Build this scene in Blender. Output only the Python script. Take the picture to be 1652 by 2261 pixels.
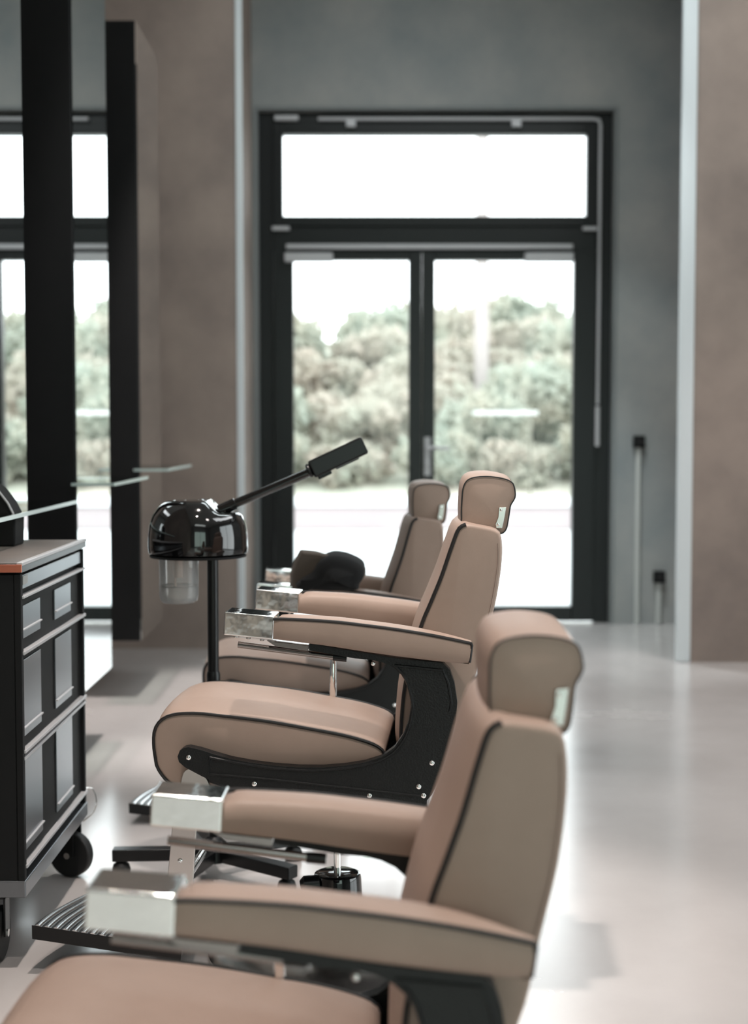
import bpy, math, random
from mathutils import Vector, Matrix
random.seed(7)
for o in list(bpy.data.objects): bpy.data.objects.remove(o)
SC = bpy.context.scene
COL = SC.collection
R = math.radians

# ------------------------------------------------------------------ camera
CAMH, F, PITCH = 1.25, 3140.0, math.atan(180.5/3140)
cam = bpy.data.cameras.new('camera'); cam_o = bpy.data.objects.new('camera', cam); COL.objects.link(cam_o)
cam.sensor_fit = 'VERTICAL'; cam.sensor_height = 36; cam.lens = 36*F/2261
cam_o.location = (0, 0, CAMH); cam_o.rotation_euler = (math.pi/2-PITCH, 0, 0)
cam.dof.use_dof = True; cam.dof.focus_distance = 3.12; cam.dof.aperture_fstop = 2.5; cam.clip_end = 300
SC.camera = cam_o
SC.view_settings.view_transform = 'Standard'; SC.view_settings.look = 'None'
SC.view_settings.gamma = 1; SC.view_settings.use_curve_mapping = False
SC.view_settings.exposure = 0.22

# ------------------------------------------------------------------ world and lights
W = bpy.data.worlds.new('world'); SC.world = W; W.use_nodes = True
wn = W.node_tree.nodes; wl = W.node_tree.links
bg = wn['Background']; bg.inputs['Strength'].default_value = 4.2
tc = wn.new('ShaderNodeTexCoord'); sep = wn.new('ShaderNodeSeparateXYZ'); rp = wn.new('ShaderNodeValToRGB')
wl.new(tc.outputs['Generated'], sep.inputs[0]); wl.new(sep.outputs['Z'], rp.inputs[0])
rp.color_ramp.elements[0].position = 0.0; rp.color_ramp.elements[0].color = (0.90, 0.95, 0.96, 1)
rp.color_ramp.elements[1].position = 0.8; rp.color_ramp.elements[1].color = (0.82, 0.92, 0.95, 1)
wl.new(rp.outputs[0], bg.inputs[0])

def area(name, loc, rot, sx, sy, power, col, portal=False):
    l = bpy.data.lights.new(name, 'AREA'); l.shape = 'RECTANGLE'; l.size = sx; l.size_y = sy
    l.energy = power; l.color = col
    if portal: l.cycles.is_portal = True
    o = bpy.data.objects.new(name, l); COL.objects.link(o); o.location = loc; o.rotation_euler = rot
    return o
# daylight portals in the real openings (doorway, side glazing, front glazing)
area('daylight_doorway', (0.4, 9.3, 1.65), (R(-90), 0, 0), 2.3, 3.3, 1, (1, 1, 1), True)
area('daylight_side', (4.75, 2.75, 1.6), (0, R(90), 0), 3.2, 3.7, 1, (1, 1, 1), True)
area('daylight_front', (1.2, -3.7, 1.65), (R(90), 0, 0), 3.6, 3.1, 1, (1, 1, 1), True)
def spot(name, loc, target, power, col=(1.0, 0.90, 0.83), size=70, rad=0.05):
    l = bpy.data.lights.new(name, 'SPOT'); l.energy = power; l.color = col; l.spot_size = R(size); l.spot_blend = 0.6
    l.shadow_soft_size = rad
    o = bpy.data.objects.new(name, l); COL.objects.link(o); o.location = loc
    o.rotation_euler = (Vector(target)-Vector(loc)).to_track_quat('-Z', 'Y').to_euler()
spot('ceiling_or_fill_spot', (-0.30, 3.22, 3.9), (-0.2, 3.3, 0.6), 310, size=40)
spot('ceiling_or_fill_spot', (-0.35, 1.7, 3.9), (-0.1, 3.2, 0.8), 160, size=30)
spot('ceiling_or_fill_spot', (-0.4, 1.95, 3.9), (-0.3, 2.0, 0.5), 300, (1.0, 0.88, 0.81), 38)
spot('ceiling_or_fill_spot', (1.6, 3.9, 3.9), (1.6, 3.9, 0.0), 170, (1.0, 0.9, 0.86), 52, 0.1)
spot('ceiling_or_fill_spot', (1.9, 6.7, 3.9), (1.9, 6.7, 0.0), 190, (1.0, 0.9, 0.86), 50, 0.1)
spot('ceiling_or_fill_spot', (1.5, 1.5, 3.9), (1.3, 2.2, 0.0), 60, (1.0, 0.9, 0.86), 90, 0.2)
spot('ceiling_or_fill_spot', (0.0, -1.2, 3.9), (-0.1, -1.3, 0.0), 560, (0.92, 1.0, 0.94), 70)  # unseen, added to light the floor behind the camera that the chrome reflects
spot('ceiling_or_fill_spot', (-0.3, 0.1, 3.9), (-0.3, 0.1, 0.0), 200, (0.92, 1.0, 0.94), 50)  # unseen, added for the same reflected floor, below the camera
spot('ceiling_or_fill_spot', (-0.95, 4.9, 3.9), (-0.9, 4.7, 0.0), 240, (1.0, 0.95, 0.92), 34)
spot('ceiling_or_fill_spot', (-0.7, 6.3, 3.9), (-0.75, 6.2, 0.0), 600, (1.0, 0.93, 0.89), 40)  # unseen, added to brighten the floor on the left
spot('ceiling_or_fill_spot', (1.2, 8.1, 3.9), (1.25, 8.3, 0.0), 300, (0.90, 0.99, 1.0), 46)  # unseen, added to brighten the floor by the door
spot('ceiling_or_fill_spot', (1.0, 6.8, 3.9), (1.5, 9.1, 0.9), 70, (0.90, 1.0, 1.0), 40)  # unseen wall washer added to lift the lower door wall
# unseen area lights added under the ceiling to raise the ambient light
area('ambient_fill', (0.5, 6.7, 4.3), (0, 0, 0), 2.0, 0.8, 36, (0.88, 0.98, 1.0))
area('ambient_fill', (1.0, -2.2, 4.3), (0, 0, 0), 3.0, 1.2, 30, (0.93, 1.0, 0.97))
area('ambient_fill', (2.6, 4.5, 4.3), (0, 0, 0), 0.8, 4.0, 60, (0.95, 0.98, 1.0))

# ------------------------------------------------------------------ pixel to world helper (real depth given)
def ray(px, py):
    u = (px-826)/F; v = (1130.5-py)/F
    return Vector((u, math.cos(PITCH)+v*math.sin(PITCH), -math.sin(PITCH)+v*math.cos(PITCH)))
def P(px, py, d):
    r = ray(px, py); return Vector((0, 0, CAMH)) + r*(d/r.y)
def X(px, d, py=1130): return P(px, py, d).x
def Z(py, d): return P(826, py, d).z

# ------------------------------------------------------------------ materials
def srgb(r, g, b):
    f = lambda c: (c/255/12.92) if c/255 <= 0.04045 else ((c/255+0.055)/1.055)**2.4
    return (f(r), f(g), f(b), 1)
def mat(name, col, rough=0.5, metal=0.0, coat=0.0, noise=None, bump=None, spec=0.5, noise_rough=None):
    m = bpy.data.materials.new(name); m.use_nodes = True
    n = m.node_tree.nodes; l = m.node_tree.links; b = n['Principled BSDF']
    b.inputs['Base Color'].default_value = col; b.inputs['Roughness'].default_value = rough
    b.inputs['Metallic'].default_value = metal; b.inputs['Coat Weight'].default_value = coat
    b.inputs['Specular IOR Level'].default_value = spec
    b.inputs['Coat Roughness'].default_value = 0.2 if name.startswith('polished_concrete') else 0.03
    t = n.new('ShaderNodeTexCoord')
    if noise:   # (scale, colour2, contrast lo, hi)
        nt = n.new('ShaderNodeTexNoise'); nt.inputs['Scale'].default_value = noise[0]; nt.inputs['Detail'].default_value = 6
        nt.inputs['Roughness'].default_value = 0.6
        l.new(t.outputs['Object'], nt.inputs['Vector'])
        r = n.new('ShaderNodeValToRGB'); r.color_ramp.elements[0].position = noise[2]; r.color_ramp.elements[1].position = noise[3]
        r.color_ramp.elements[0].color = col; r.color_ramp.elements[1].color = noise[1]
        l.new(nt.outputs['Fac'], r.inputs[0]); l.new(r.outputs[0], b.inputs['Base Color'])
        if noise_rough:
            mr = n.new('ShaderNodeMapRange'); mr.inputs['From Min'].default_value = 0.3; mr.inputs['From Max'].default_value = 0.7
            mr.inputs['To Min'].default_value = noise_rough[0]; mr.inputs['To Max'].default_value = noise_rough[1]
            l.new(nt.outputs['Fac'], mr.inputs[0]); l.new(mr.outputs[0], b.inputs['Roughness'])
    if bump:    # (scale, strength, distance)
        nb = n.new('ShaderNodeTexNoise'); nb.inputs['Scale'].default_value = bump[0]; nb.inputs['Detail'].default_value = 3
        l.new(t.outputs['Object'], nb.inputs['Vector'])
        bp = n.new('ShaderNodeBump'); bp.inputs['Strength'].default_value = bump[1]; bp.inputs['Distance'].default_value = bump[2]
        l.new(nb.outputs['Fac'], bp.inputs['Height']); l.new(bp.outputs[0], b.inputs['Normal'])
    return m
def glass_mat(name, tint, refl=0.6, milky=0.0):
    m = bpy.data.materials.new(name); m.use_nodes = True
    n = m.node_tree.nodes; l = m.node_tree.links
    for x in list(n):
        if x.type == 'BSDF_PRINCIPLED': n.remove(x)
    out = [x for x in n if x.type == 'OUTPUT_MATERIAL'][0]
    tr = n.new('ShaderNodeBsdfTransparent'); tr.inputs[0].default_value = tint
    gl = n.new('ShaderNodeBsdfGlossy'); gl.inputs['Roughness'].default_value = 0.02
    fr = n.new('ShaderNodeFresnel'); fr.inputs[0].default_value = 1.5
    mu = n.new('ShaderNodeMath'); mu.operation = 'MULTIPLY'; mu.inputs[1].default_value = refl
    mx = n.new('ShaderNodeMixShader'); l.new(fr.outputs[0], mu.inputs[0]); l.new(mu.outputs[0], mx.inputs[0])
    l.new(tr.outputs[0], mx.inputs[1]); l.new(gl.outputs[0], mx.inputs[2]); l.new(mx.outputs[0], out.inputs[0])
    if milky:      # brightness put in as white diffuse over the glass
        df = n.new('ShaderNodeBsdfDiffuse'); df.inputs[0].default_value = (0.85, 0.84, 0.83, 1)
        m2 = n.new('ShaderNodeMixShader'); m2.inputs[0].default_value = milky
        l.new(mx.outputs[0], m2.inputs[1]); l.new(df.outputs[0], m2.inputs[2]); l.new(m2.outputs[0], out.inputs[0])
    return m
M = {}
M['leather'] = mat('tan_leather', srgb(162, 141, 129), 0.5, noise=(9, srgb(156, 135, 123), 0.35, 0.7), bump=(420, 0.12, 0.0006), spec=0.35)
M['piping'] = mat('black_piping', srgb(26, 23, 23), 0.45)
M['cast'] = mat('black_crackle_cast', srgb(17, 18, 19), 0.42, bump=(220, 0.7, 0.002), spec=0.35)
M['gun'] = mat('dark_chrome', (0.3, 0.28, 0.27, 1), 0.15, 1.0)
M['black'] = mat('black_metal', srgb(15, 16, 17), 0.3, spec=0.35)
M['blackgloss'] = mat('black_gloss_plastic', srgb(8, 8, 9), 0.08, coat=0.6)
M['blackmatte'] = mat('black_matte', srgb(19, 20, 21), 0.6, noise=(3, srgb(25, 25, 26), 0.3, 0.7), spec=0.2)
M['rubber'] = mat('black_rubber', srgb(16, 16, 17), 0.6)
M['chrome'] = mat('polished_chrome', (0.9, 0.91, 0.9, 1), 0.07, 1.0, bump=(14, 0.12, 0.01))
M['steel'] = mat('brushed_steel', (0.62, 0.6, 0.58, 1), 0.22, 1.0)
M['alu'] = mat('ribbed_aluminium', (0.62, 0.63, 0.64, 1), 0.25, 1.0)
M['satin'] = mat('satin_silver', srgb(185, 184, 186), 0.4, 0.3)
M['concrete_door'] = mat('grey_concrete_plaster', srgb(134, 139, 140), 0.8, noise=(1.3, srgb(164, 163, 159), 0.35, 0.68), bump=(6, 0.15, 0.01))
M['concrete_brown'] = mat('warm_concrete_plaster', srgb(122, 109, 102), 0.75, noise=(1.4, srgb(154, 138, 128), 0.33, 0.68), bump=(6, 0.15, 0.01))
M['white_trim'] = mat('white_plaster_trim', srgb(205, 210, 212), 0.6)
M['floor'] = mat('polished_concrete_floor', srgb(172, 167, 165), 0.3, noise=(0.9, srgb(192, 186, 184), 0.25, 0.75), noise_rough=(0.16, 0.3), spec=0.8, coat=0.5)
M['ceiling'] = mat('pale_ceiling', srgb(190, 188, 185), 0.9)
M['frame'] = mat('black_door_frame', srgb(24, 26, 27), 0.3, spec=0.35)
M['glass'] = glass_mat('door_glass', (0.97, 0.98, 0.98, 1))
M['shelfglass'] = glass_mat('shelf_glass', (0.90, 0.95, 0.93, 1), 1.0)
M['jar'] = glass_mat('jar_glass', (0.97, 0.97, 0.97, 1), 1.0, 0.25)
M['edgeglass'] = mat('glass_edge', srgb(188, 204, 200), 0.15)
M['mirror'] = mat('mirror_glass', (0.93, 0.95, 0.95, 1), 0.01, 1.0)
M['drawer'] = mat('grey_drawer_panel', srgb(118, 121, 125), 0.28, 0.8)
M['copper'] = mat('copper_strip', srgb(215, 130, 105), 0.3, 0.8)
M['topmat'] = mat('trolley_top', srgb(96, 90, 86), 0.5, noise=(5, srgb(108, 100, 95), 0.4, 0.6))
M['cloth'] = mat('black_cloth', srgb(13, 13, 14), 0.95)
M['brownboard'] = mat('brown_card', srgb(92, 80, 72), 0.7)
M['white'] = mat('white_plastic', srgb(225, 225, 222), 0.4)
M['ground'] = mat('pale_pavement', srgb(205, 206, 206), 0.9, noise=(0.4, srgb(215, 214, 213), 0.3, 0.7))
M['kerb'] = mat('pale_kerb', srgb(170, 158, 158), 0.9)
M['kerbtop'] = mat('white_kerb_top', srgb(215, 215, 215), 0.9)
M['hill'] = mat('dry_grass_bank', srgb(190, 178, 166), 1.0, noise=(0.6, srgb(160, 162, 148), 0.35, 0.65))
M['foliage_green'] = mat('hazed_green_foliage', srgb(172, 178, 166), 0.9, noise=(0.9, srgb(192, 182, 166), 0.35, 0.7))  # outdoor haze put into the colour: leaves lightened and greyed
M['foliage_dry'] = mat('hazed_dry_foliage', srgb(192, 180, 168), 0.9, noise=(0.9, srgb(176, 178, 164), 0.35, 0.7))  # lightened the same way, standing in for haze
M['wood'] = mat('grey_bark', srgb(112, 108, 96), 0.9)
M['water'] = glass_mat('jar_water', (0.93, 0.93, 0.92, 1), 0.8, 0.15)
M['thread'] = mat('brown_thread', srgb(112, 92, 82), 0.8)
M['label'] = mat('silver_badge', srgb(170, 168, 165), 0.4, 0.4)

for k in ('foliage_green', 'foliage_dry'):
    n = M[k].node_tree.nodes; l = M[k].node_tree.links; b_ = n['Principled BSDF']
    out = [q for q in n if q.type == 'OUTPUT_MATERIAL'][0]; tl = n.new('ShaderNodeBsdfTranslucent'); mx = n.new('ShaderNodeMixShader'); mx.inputs[0].default_value = 0.5
    l.new(b_.inputs['Base Color'].links[0].from_socket, tl.inputs[0]); l.new(b_.outputs[0], mx.inputs[1]); l.new(tl.outputs[0], mx.inputs[2]); l.new(mx.outputs[0], out.inputs[0])

# ------------------------------------------------------------------ mesh builder
class MB:
    def __init__(s): s.v = []; s.f = []
    def add(s, vs, fs):
        b = len(s.v); s.v += [tuple(v) for v in vs]; s.f += [tuple(i+b for i in f) for f in fs]; return s
    def box(s, x0, x1, y0, y1, z0, z1):
        if x0 > x1: x0, x1 = x1, x0
        if y0 > y1: y0, y1 = y1, y0
        if z0 > z1: z0, z1 = z1, z0
        vs = [(x, y, z) for z in (z0, z1) for x, y in ((x0, y0), (x1, y0), (x1, y1), (x0, y1))]
        return s.add(vs, [(3, 2, 1, 0), (4, 5, 6, 7), (0, 1, 5, 4), (1, 2, 6, 5), (2, 3, 7, 6), (3, 0, 4, 7)])
    def obox(s, p0, p1, w, h, up=(0, 0, 1)):    # beam from p0 to p1, width w, height h
        p0 = Vector(p0); p1 = Vector(p1); d = (p1-p0).normalized(); up = Vector(up)
        sd = d.cross(up).normalized(); u2 = sd.cross(d)
        vs = [p + sd*a*w/2 + u2*b*h/2 for p in (p0, p1) for a, b in ((-1, -1), (1, -1), (1, 1), (-1, 1))]
        return s.add(vs, [(3, 2, 1, 0), (4, 5, 6, 7), (0, 1, 5, 4), (1, 2, 6, 5), (2, 3, 7, 6), (3, 0, 4, 7)])
    def prism(s, poly, y0, y1):                # poly of (x,z)
        n = len(poly)
        a = sum(poly[i][0]*poly[(i+1) % n][1]-poly[(i+1) % n][0]*poly[i][1] for i in range(n))
        if a < 0: poly = poly[::-1]
        vs = [(x, y0, z) for x, z in poly] + [(x, y1, z) for x, z in poly]
        fs = [tuple(range(n)), tuple(range(2*n-1, n-1, -1))]
        fs += [(i, i+n, (i+1) % n+n, (i+1) % n) for i in range(n)]
        return s.add(vs, fs)
    def prismz(s, poly, z0, z1):
        n = len(poly)
        a = sum(poly[i][0]*poly[(i+1) % n][1]-poly[(i+1) % n][0]*poly[i][1] for i in range(n))
        if a < 0: poly = poly[::-1]
        vs = [(x, y, z0) for x, y in poly] + [(x, y, z1) for x, y in poly]
        fs = [tuple(range(n-1, -1, -1)), tuple(range(n, 2*n))]
        fs += [(i, (i+1) % n, (i+1) % n+n, i+n) for i in range(n)]
        return s.add(vs, fs)
    def tube(s, pts, r, n=10, closed=False, caps=True):
        pts = [Vector(p) for p in pts]; m = len(pts); rs = r if isinstance(r, (list, tuple)) else [r]*m
        prev = None; rings = []
        for i, p in enumerate(pts):
            if closed: t = pts[(i+1) % m]-pts[i-1]
            else: t = pts[min(i+1, m-1)]-pts[max(i-1, 0)]
            t.normalize()
            if prev is None:
                a = Vector((0, 1, 0)) if abs(t.y) < 0.9 else Vector((0, 0, 1))
                u = t.cross(a).normalized()
            else:
                u = (prev-t*prev.dot(t)).normalized()
            prev = u; w = t.cross(u)
            rings.append([p+u*math.cos(2*math.pi*k/n)*rs[i]+w*math.sin(2*math.pi*k/n)*rs[i] for k in range(n)])
        vs = [v for q in rings for v in q]; fs = []
        for i in range(m if closed else m-1):
            j = (i+1) % m
            for k in range(n): fs.append((i*n+k, i*n+(k+1) % n, j*n+(k+1) % n, j*n+k))
        if not closed and caps: fs += [tuple(range(n-1, -1, -1)), tuple((m-1)*n+k for k in range(n))]
        return s.add(vs, fs)
    def cyl(s, p0, p1, r0, r1=None, n=24): return s.tube([p0, p1], [r0, r1 if r1 is not None else r0], n)
    def lathe(s, prof, c=(0, 0, 0), n=40, sy=1.0):   # prof of (r,z)
        m = len(prof); vs = []
        for r, z in prof:
            for k in range(n):
                a = 2*math.pi*k/n; vs.append((c[0]+max(r, 1e-4)*math.cos(a), c[1]+max(r, 1e-4)*math.sin(a)*sy, c[2]+z))
        fs = [(i*n+k, i*n+(k+1) % n, (i+1)*n+(k+1) % n, (i+1)*n+k) for i in range(m-1) for k in range(n)]
        fs += [tuple(range(n-1, -1, -1)), tuple((m-1)*n+k for k in range(n))]
        return s.add(vs, fs)
    def dome(s, c, d, r, h=0.5):               # small bolt head at c pointing along d
        d = Vector(d).normalized(); c = Vector(c)
        return s.tube([c-d*r*0.4, c+d*r*0.15, c+d*r*h*0.7, c+d*r*h], [r, r, r*0.75, r*0.2], 12)
    def build(s, name, m, parent=None, bevel=0, angle=40, loc=None, seg=2):
        me = bpy.data.meshes.new(name); me.from_pydata(s.v, [], s.f); me.materials.append(m)
        me.validate(); me.update()
        me.shade_smooth(); me.set_sharp_from_angle(angle=R(angle))
        o = bpy.data.objects.new(name, me); COL.objects.link(o)
        if parent: o.parent = parent
        if loc is not None: o.location = loc
        if bevel:
            b = o.modifiers.new('bevel', 'BEVEL'); b.width = bevel; b.segments = seg; b.limit_method = 'ANGLE'
            b.angle_limit = R(35); b.harden_normals = True
        return o
def tag(o, label=None, cat=None, group=None, kind=None):
    if label: o['label'] = label
    if cat: o['category'] = cat
    if group: o['group'] = group
    if kind: o['kind'] = kind
    return o
def empty(name, loc, rz=0, **k):
    o = bpy.data.objects.new(name, None); COL.objects.link(o); o.location = loc; o.rotation_euler = (0, 0, rz)
    o.empty_display_size = 0.1; return tag(o, **k)
def struct(name, mb, m, bevel=0, parent=None):
    o = mb.build(name, m, parent, bevel)
    if not parent: o['kind'] = 'structure'
    return o
def copy_tree(o, parent=None):
    c = o.copy(); COL.objects.link(c)
    if parent: c.parent = parent
    for ch in list(o.children): copy_tree(ch, c)
    return c
def smooth_loop(pts, n=72, closed=True, it=None):    # Catmull-Rom through pts, resampled by length
    m = len(pts); dense = []
    rng = range(m if closed else m-1)
    for i in rng:
        g = lambda k: Vector(pts[k % m]) if closed else Vector(pts[max(0, min(m-1, k))])
        p0, p1, p2, p3 = g(i-1), g(i), g(i+1), g(i+2)
        for k in range(12):
            t = k/12
            dense.append(0.5*((2*p1)+(p2-p0)*t+(2*p0-5*p1+4*p2-p3)*t*t+(3*p1-p0-3*p2+p3)*t**3))
    if not closed: dense.append(Vector(pts[-1]))
    L = [0]
    q = dense+[dense[0]] if closed else dense
    for a, b in zip(q, q[1:]): L.append(L[-1]+(b-a).length)
    out = []; j = 0
    for k in range(n):
        t = L[-1]*k/(n if closed else n-1)
        while j < len(L)-2 and L[j+1] < t: j += 1
        u = (t-L[j])/max(L[j+1]-L[j], 1e-9); out.append(q[j].lerp(q[j+1], min(u, 1)))
    return out
def cushion(mb, prof, y0, y1, r, crown=0.0, cdir=(0, 1), side=0.006, nseg=5, nmid=8):
    """prof: closed smooth list of (x,z); extruded along y with rounded ends of radius r and a crowned face"""
    n = len(prof)
    a = sum(prof[i][0]*prof[(i+1) % n][1]-prof[(i+1) % n][0]*prof[i][1] for i in range(n))
    if a < 0: prof = prof[::-1]
    nor = []
    for i in range(n):
        t = prof[(i+1) % n]-prof[i-1]; nor.append(Vector((t.y, -t.x)).normalized())
    cd = Vector(cdir).normalized()
    c = sum(prof, Vector((0, 0)))/n; ym = (y0+y1)/2; w = (y1-y0)/2
    st = []
    for k in range(nseg+1):
        th = math.pi/2*k/nseg; st.append((-w+r-r*math.cos(th), r*(1-math.sin(th))))
    for k in range(1, nmid): st.append(((-w+r)+(2*w-2*r)*k/nmid, 0))
    for k in range(nseg, -1, -1):
        th = math.pi/2*k/nseg; st.append((w-r+r*math.cos(th), r*(1-math.sin(th))))
    rings = []
    for q in (0.0, 0.35, 0.7, 0.92):
        rings.append((-w-side*(1-q*q), st[0][1], q))
    rings = [x for x in rings]
    full = [(y, ins, q) for y, ins, q in rings] + [(y, ins, 1.0) for y, ins in st] + [(-y, ins, q) for y, ins, q in rings[::-1]]
    vs = []
    for y, ins, q in full:
        f = 1-(min(abs(y)/w, 1))**3
        for i in range(n):
            off = -ins+crown*f*max(0, nor[i].dot(cd))**1.0
            p = prof[i]+nor[i]*off
            if q < 1: p = c+(p-c)*max(q, 0.02)
            vs.append((p.x, ym+y, p.y))
    m = len(full)
    fs = [(j*n+i, (j+1)*n+i, (j+1)*n+(i+1) % n, j*n+(i+1) % n) for j in range(m-1) for i in range(n)]
    fs += [tuple(range(n)), tuple((m-1)*n+i for i in range(n-1, -1, -1))]
    return mb.add(vs, fs)

# ------------------------------------------------------------------ the room
DW = 9.13      # depth of the doorway wall
XL, XR = -1.62, 4.7
struct('floor', MB().box(-2.0, 5.2, -4.2, DW+0.12, -0.12, 0), M['floor'])
struct('ceiling', MB().box(-2.0, 5.2, -4.2, DW+0.3, 4.35, 4.5), M['ceiling'])
struct('wall_left', MB().box(XL-0.2, XL, -4.0, DW, 0, 4.35), M['concrete_brown'])
fx0, fx1, fz1 = X(573, DW), X(1349, DW), P(960, 243, DW).z
b = MB(); b.box(XL-0.2, fx0, DW, DW+0.25, 0, 4.35); b.box(fx1, XR+0.2, DW, DW+0.25, 0, 4.35); b.box(fx0, fx1, DW, DW+0.25, fz1, 4.35)
struct('wall_far', b, M['concrete_door'])
# pale plaster bead around the door opening
b = MB(); t = 0.022
b.box(fx0-t, fx0, DW-0.012, DW+0.02, 0, fz1+t); b.box(fx1, fx1+t, DW-0.012, DW+0.02, 0, fz1+t); b.box(fx0, fx1, DW-0.012, DW+0.02, fz1, fz1+t)
struct('trim_1', b, mat('pale_bead', srgb(128, 132, 132), 0.7), 0.004)
# left return wall in front of the door wall
LW = 8.1; lx = X(526, LW)
struct('wall_left_return', MB().box(XL, lx, LW, DW, 0, 4.35), M['concrete_brown'])
struct('trim_2', MB().prismz([(lx-0.004, LW-0.006), (lx+0.034, LW-0.006), (lx+0.034, LW+0.03), (lx, LW+0.03)], 0, 4.35), M['white_trim'], 0.004)
RW = 7.62; rx = X(1528, RW)
struct('wall_right_partition', MB().box(rx, XR, RW, RW+0.3, 0, 4.35), M['concrete_brown'])
struct('trim_3', MB().box(rx-0.078, rx, RW-0.01, RW+0.03, 0, 4.35), M['white_trim'], 0.006)
# right side wall with real glazing openings (outside the frame)
b = MB()
b.box(XR, XR+0.2, -4.0, 0.9, 0, 4.35); b.box(XR, XR+0.2, 4.6, DW, 0, 4.35)
b.box(XR, XR+0.2, 0.9, 4.6, 3.2, 4.35)
struct('wall_right', b, M['concrete_door'])
b = MB()
for yy in (0.93, 2.75, 4.57): b.box(XR+0.05, XR+0.12, yy-0.03, yy+0.03, 0, 3.2)
b.box(XR+0.05, XR+0.12, 0.9, 4.6, 0, 0.06); b.box(XR+0.05, XR+0.12, 0.9, 4.6, 3.14, 3.2)
w2 = struct('window_2', b, M['frame'])
MB().box(XR+0.08, XR+0.09, 0.9, 4.6, 0.06, 3.14).build('pane', M['glass'], w2)
# wall behind the camera with a wide window
b = MB()
b.box(XL-0.2, -0.6, -4.0, -3.8, 0, 4.35); b.box(3.0, XR+0.2, -4.0, -3.8, 0, 4.35)
b.box(-0.6, 3.0, -4.0, -3.8, 0, 0.1); b.box(-0.6, 3.0, -4.0, -3.8, 3.2, 4.35)
struct('wall_front', b, M['concrete_door'])
b = MB()
for xx in (-0.57, 1.2, 2.97): b.box(xx-0.03, xx+0.03, -3.95, -3.88, 0.1, 3.2)
b.box(-0.6, 3.0, -3.95, -3.88, 0.1, 0.16); b.box(-0.6, 3.0, -3.95, -3.88, 3.14, 3.2)
w3 = struct('window_3', b, M['frame'])
MB().box(-0.6, 3.0, -3.92, -3.91, 0.16, 3.14).build('pane', glass_mat('light_filter_glass', (0.66, 0.72, 0.68, 1)), w3)  # tint added to green and dim the light from behind the camera

# ------------------------------------------------------------------ glazed double door with fanlight
FD = DW+0.06
ZB = 0.0
z = lambda py: Z(py, FD)
x = lambda px: X(px, FD)
door = empty('door_1', ((fx0+fx1)/2, FD, 0)); door['kind'] = 'structure'
def dpart(name, mb, m, parent=None, bevel=0.004):
    p = parent or door
    o = mb.build(name, m, None, bevel); o.parent = p
    base = Vector((0, 0, 0)); q = p
    while q: base += Vector(q.location); q = q.parent
    o.location = -base
    return o
zt0, zt1 = z(478), z(297)        # fanlight opening
zl1 = z(575)                     # leaf glass top
b = MB()
b.box(fx0, x(606), FD, FD+0.09, 0, fz1); b.box(x(1312), fx1, FD, FD+0.09, 0, fz1)
b.box(x(606), x(1312), FD, FD+0.09, z(272), fz1); b.box(x(606), x(1312), FD, FD+0.09, z(556), z(500))
dpart('outer_frame', b, M['frame'])
b = MB()
b.box(x(606), x(628), FD-0.02, FD+0.07, z(500), z(272)); b.box(x(1288), x(1312), FD-0.02, FD+0.07, z(500), z(272))
b.box(x(628), x(1288), FD-0.02, FD+0.07, z(500), zt0); b.box(x(628), x(1288), FD-0.02, FD+0.07, zt1, z(272))
fan = dpart('fanlight', b, M['frame'])
dpart('fanlight_glass', MB().box(x(627), x(1289), FD+0.02, FD+0.03, zt0-0.01, zt1+0.01), M['glass'], fan, 0)
def leaf(a0, a1, g0, g1, name='door_leaf'):
    b = MB(); zz = z(556); zb = 0.015; zg = z(1338)
    b.box(x(a0), x(g0), FD-0.03, FD+0.06, zb, zz); b.box(x(g1), x(a1), FD-0.03, FD+0.06, zb, zz)
    b.box(x(g0), x(g1), FD-0.03, FD+0.06, zb, zg); b.box(x(g0), x(g1), FD-0.03, FD+0.06, zl1, zz)
    o = dpart(name, b, M['frame'])
    dpart('pane', MB().box(x(g0-1), x(g1+1), FD+0.01, FD+0.02, zg-0.01, zl1+0.01), M['glass'], o, 0)
    return o
lf1 = leaf(607, 930, 650, 902); lf2 = leaf(931, 1311, 959, 1262)
# handle on the meeting stile
b = MB(); b.box(x(936), x(950), FD-0.045, FD-0.028, z(1050), z(965))
b.cyl((x(943), FD-0.045, z(988)), (x(943), FD-0.1, z(988)), 0.012); b.cyl((x(943), FD-0.09, z(988)), (x(990), FD-0.09, z(990)), 0.011)
b.cyl((x(943), FD-0.05, z(1022)), (x(943), FD-0.06, z(1022)), 0.02)
h = dpart('door_handle', b, M['satin'], lf2, 0.002); h['label'] = 'silver lever door handle'
b = MB(); b.box(x(635), x(1258), FD-0.06, FD-0.03, z(552), z(541)); dpart('closer_rail', b, M['satin'])
for a0, a1 in ((632, 737), (1153, 1259)):
    dpart('door_closer', MB().box(x(a0), x(a1), FD-0.09, FD-0.03, z(581), z(561)), M['satin'], None, 0.006)['label'] = 'silver door closer box'
for q in ((610, 662, 268, 257), (604, 642, 510, 501), (1280, 1311, 510, 502)):
    dpart('hinge', MB().box(x(q[0]), x(q[1]), FD-0.04, FD, z(q[2]), z(q[3])), M['satin'], fan, 0.003)
b = MB()
b.tube([(x(705), FD-0.05, z(266)), (x(1000), FD-0.05, z(266)), (x(1300), FD-0.05, z(266)), (x(1313), FD-0.05, z(269)), (x(1316), FD-0.05, z(280)), (x(1316), FD-0.05, z(600)), (x(1315), FD-0.05, z(893))], 0.011)
b.tube([(x(1315), FD-0.05, z(897)), (x(1315), FD-0.05, z(985))], 0.015)
for a in (776, 1134): b.box(x(a-10), x(a+10), FD-0.06, FD-0.02, z(283), z(268))
dpart('fanlight_crank_rod', b, M['satin'], None, 0)['label'] = 'silver crank rod of the fanlight opener'

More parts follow.
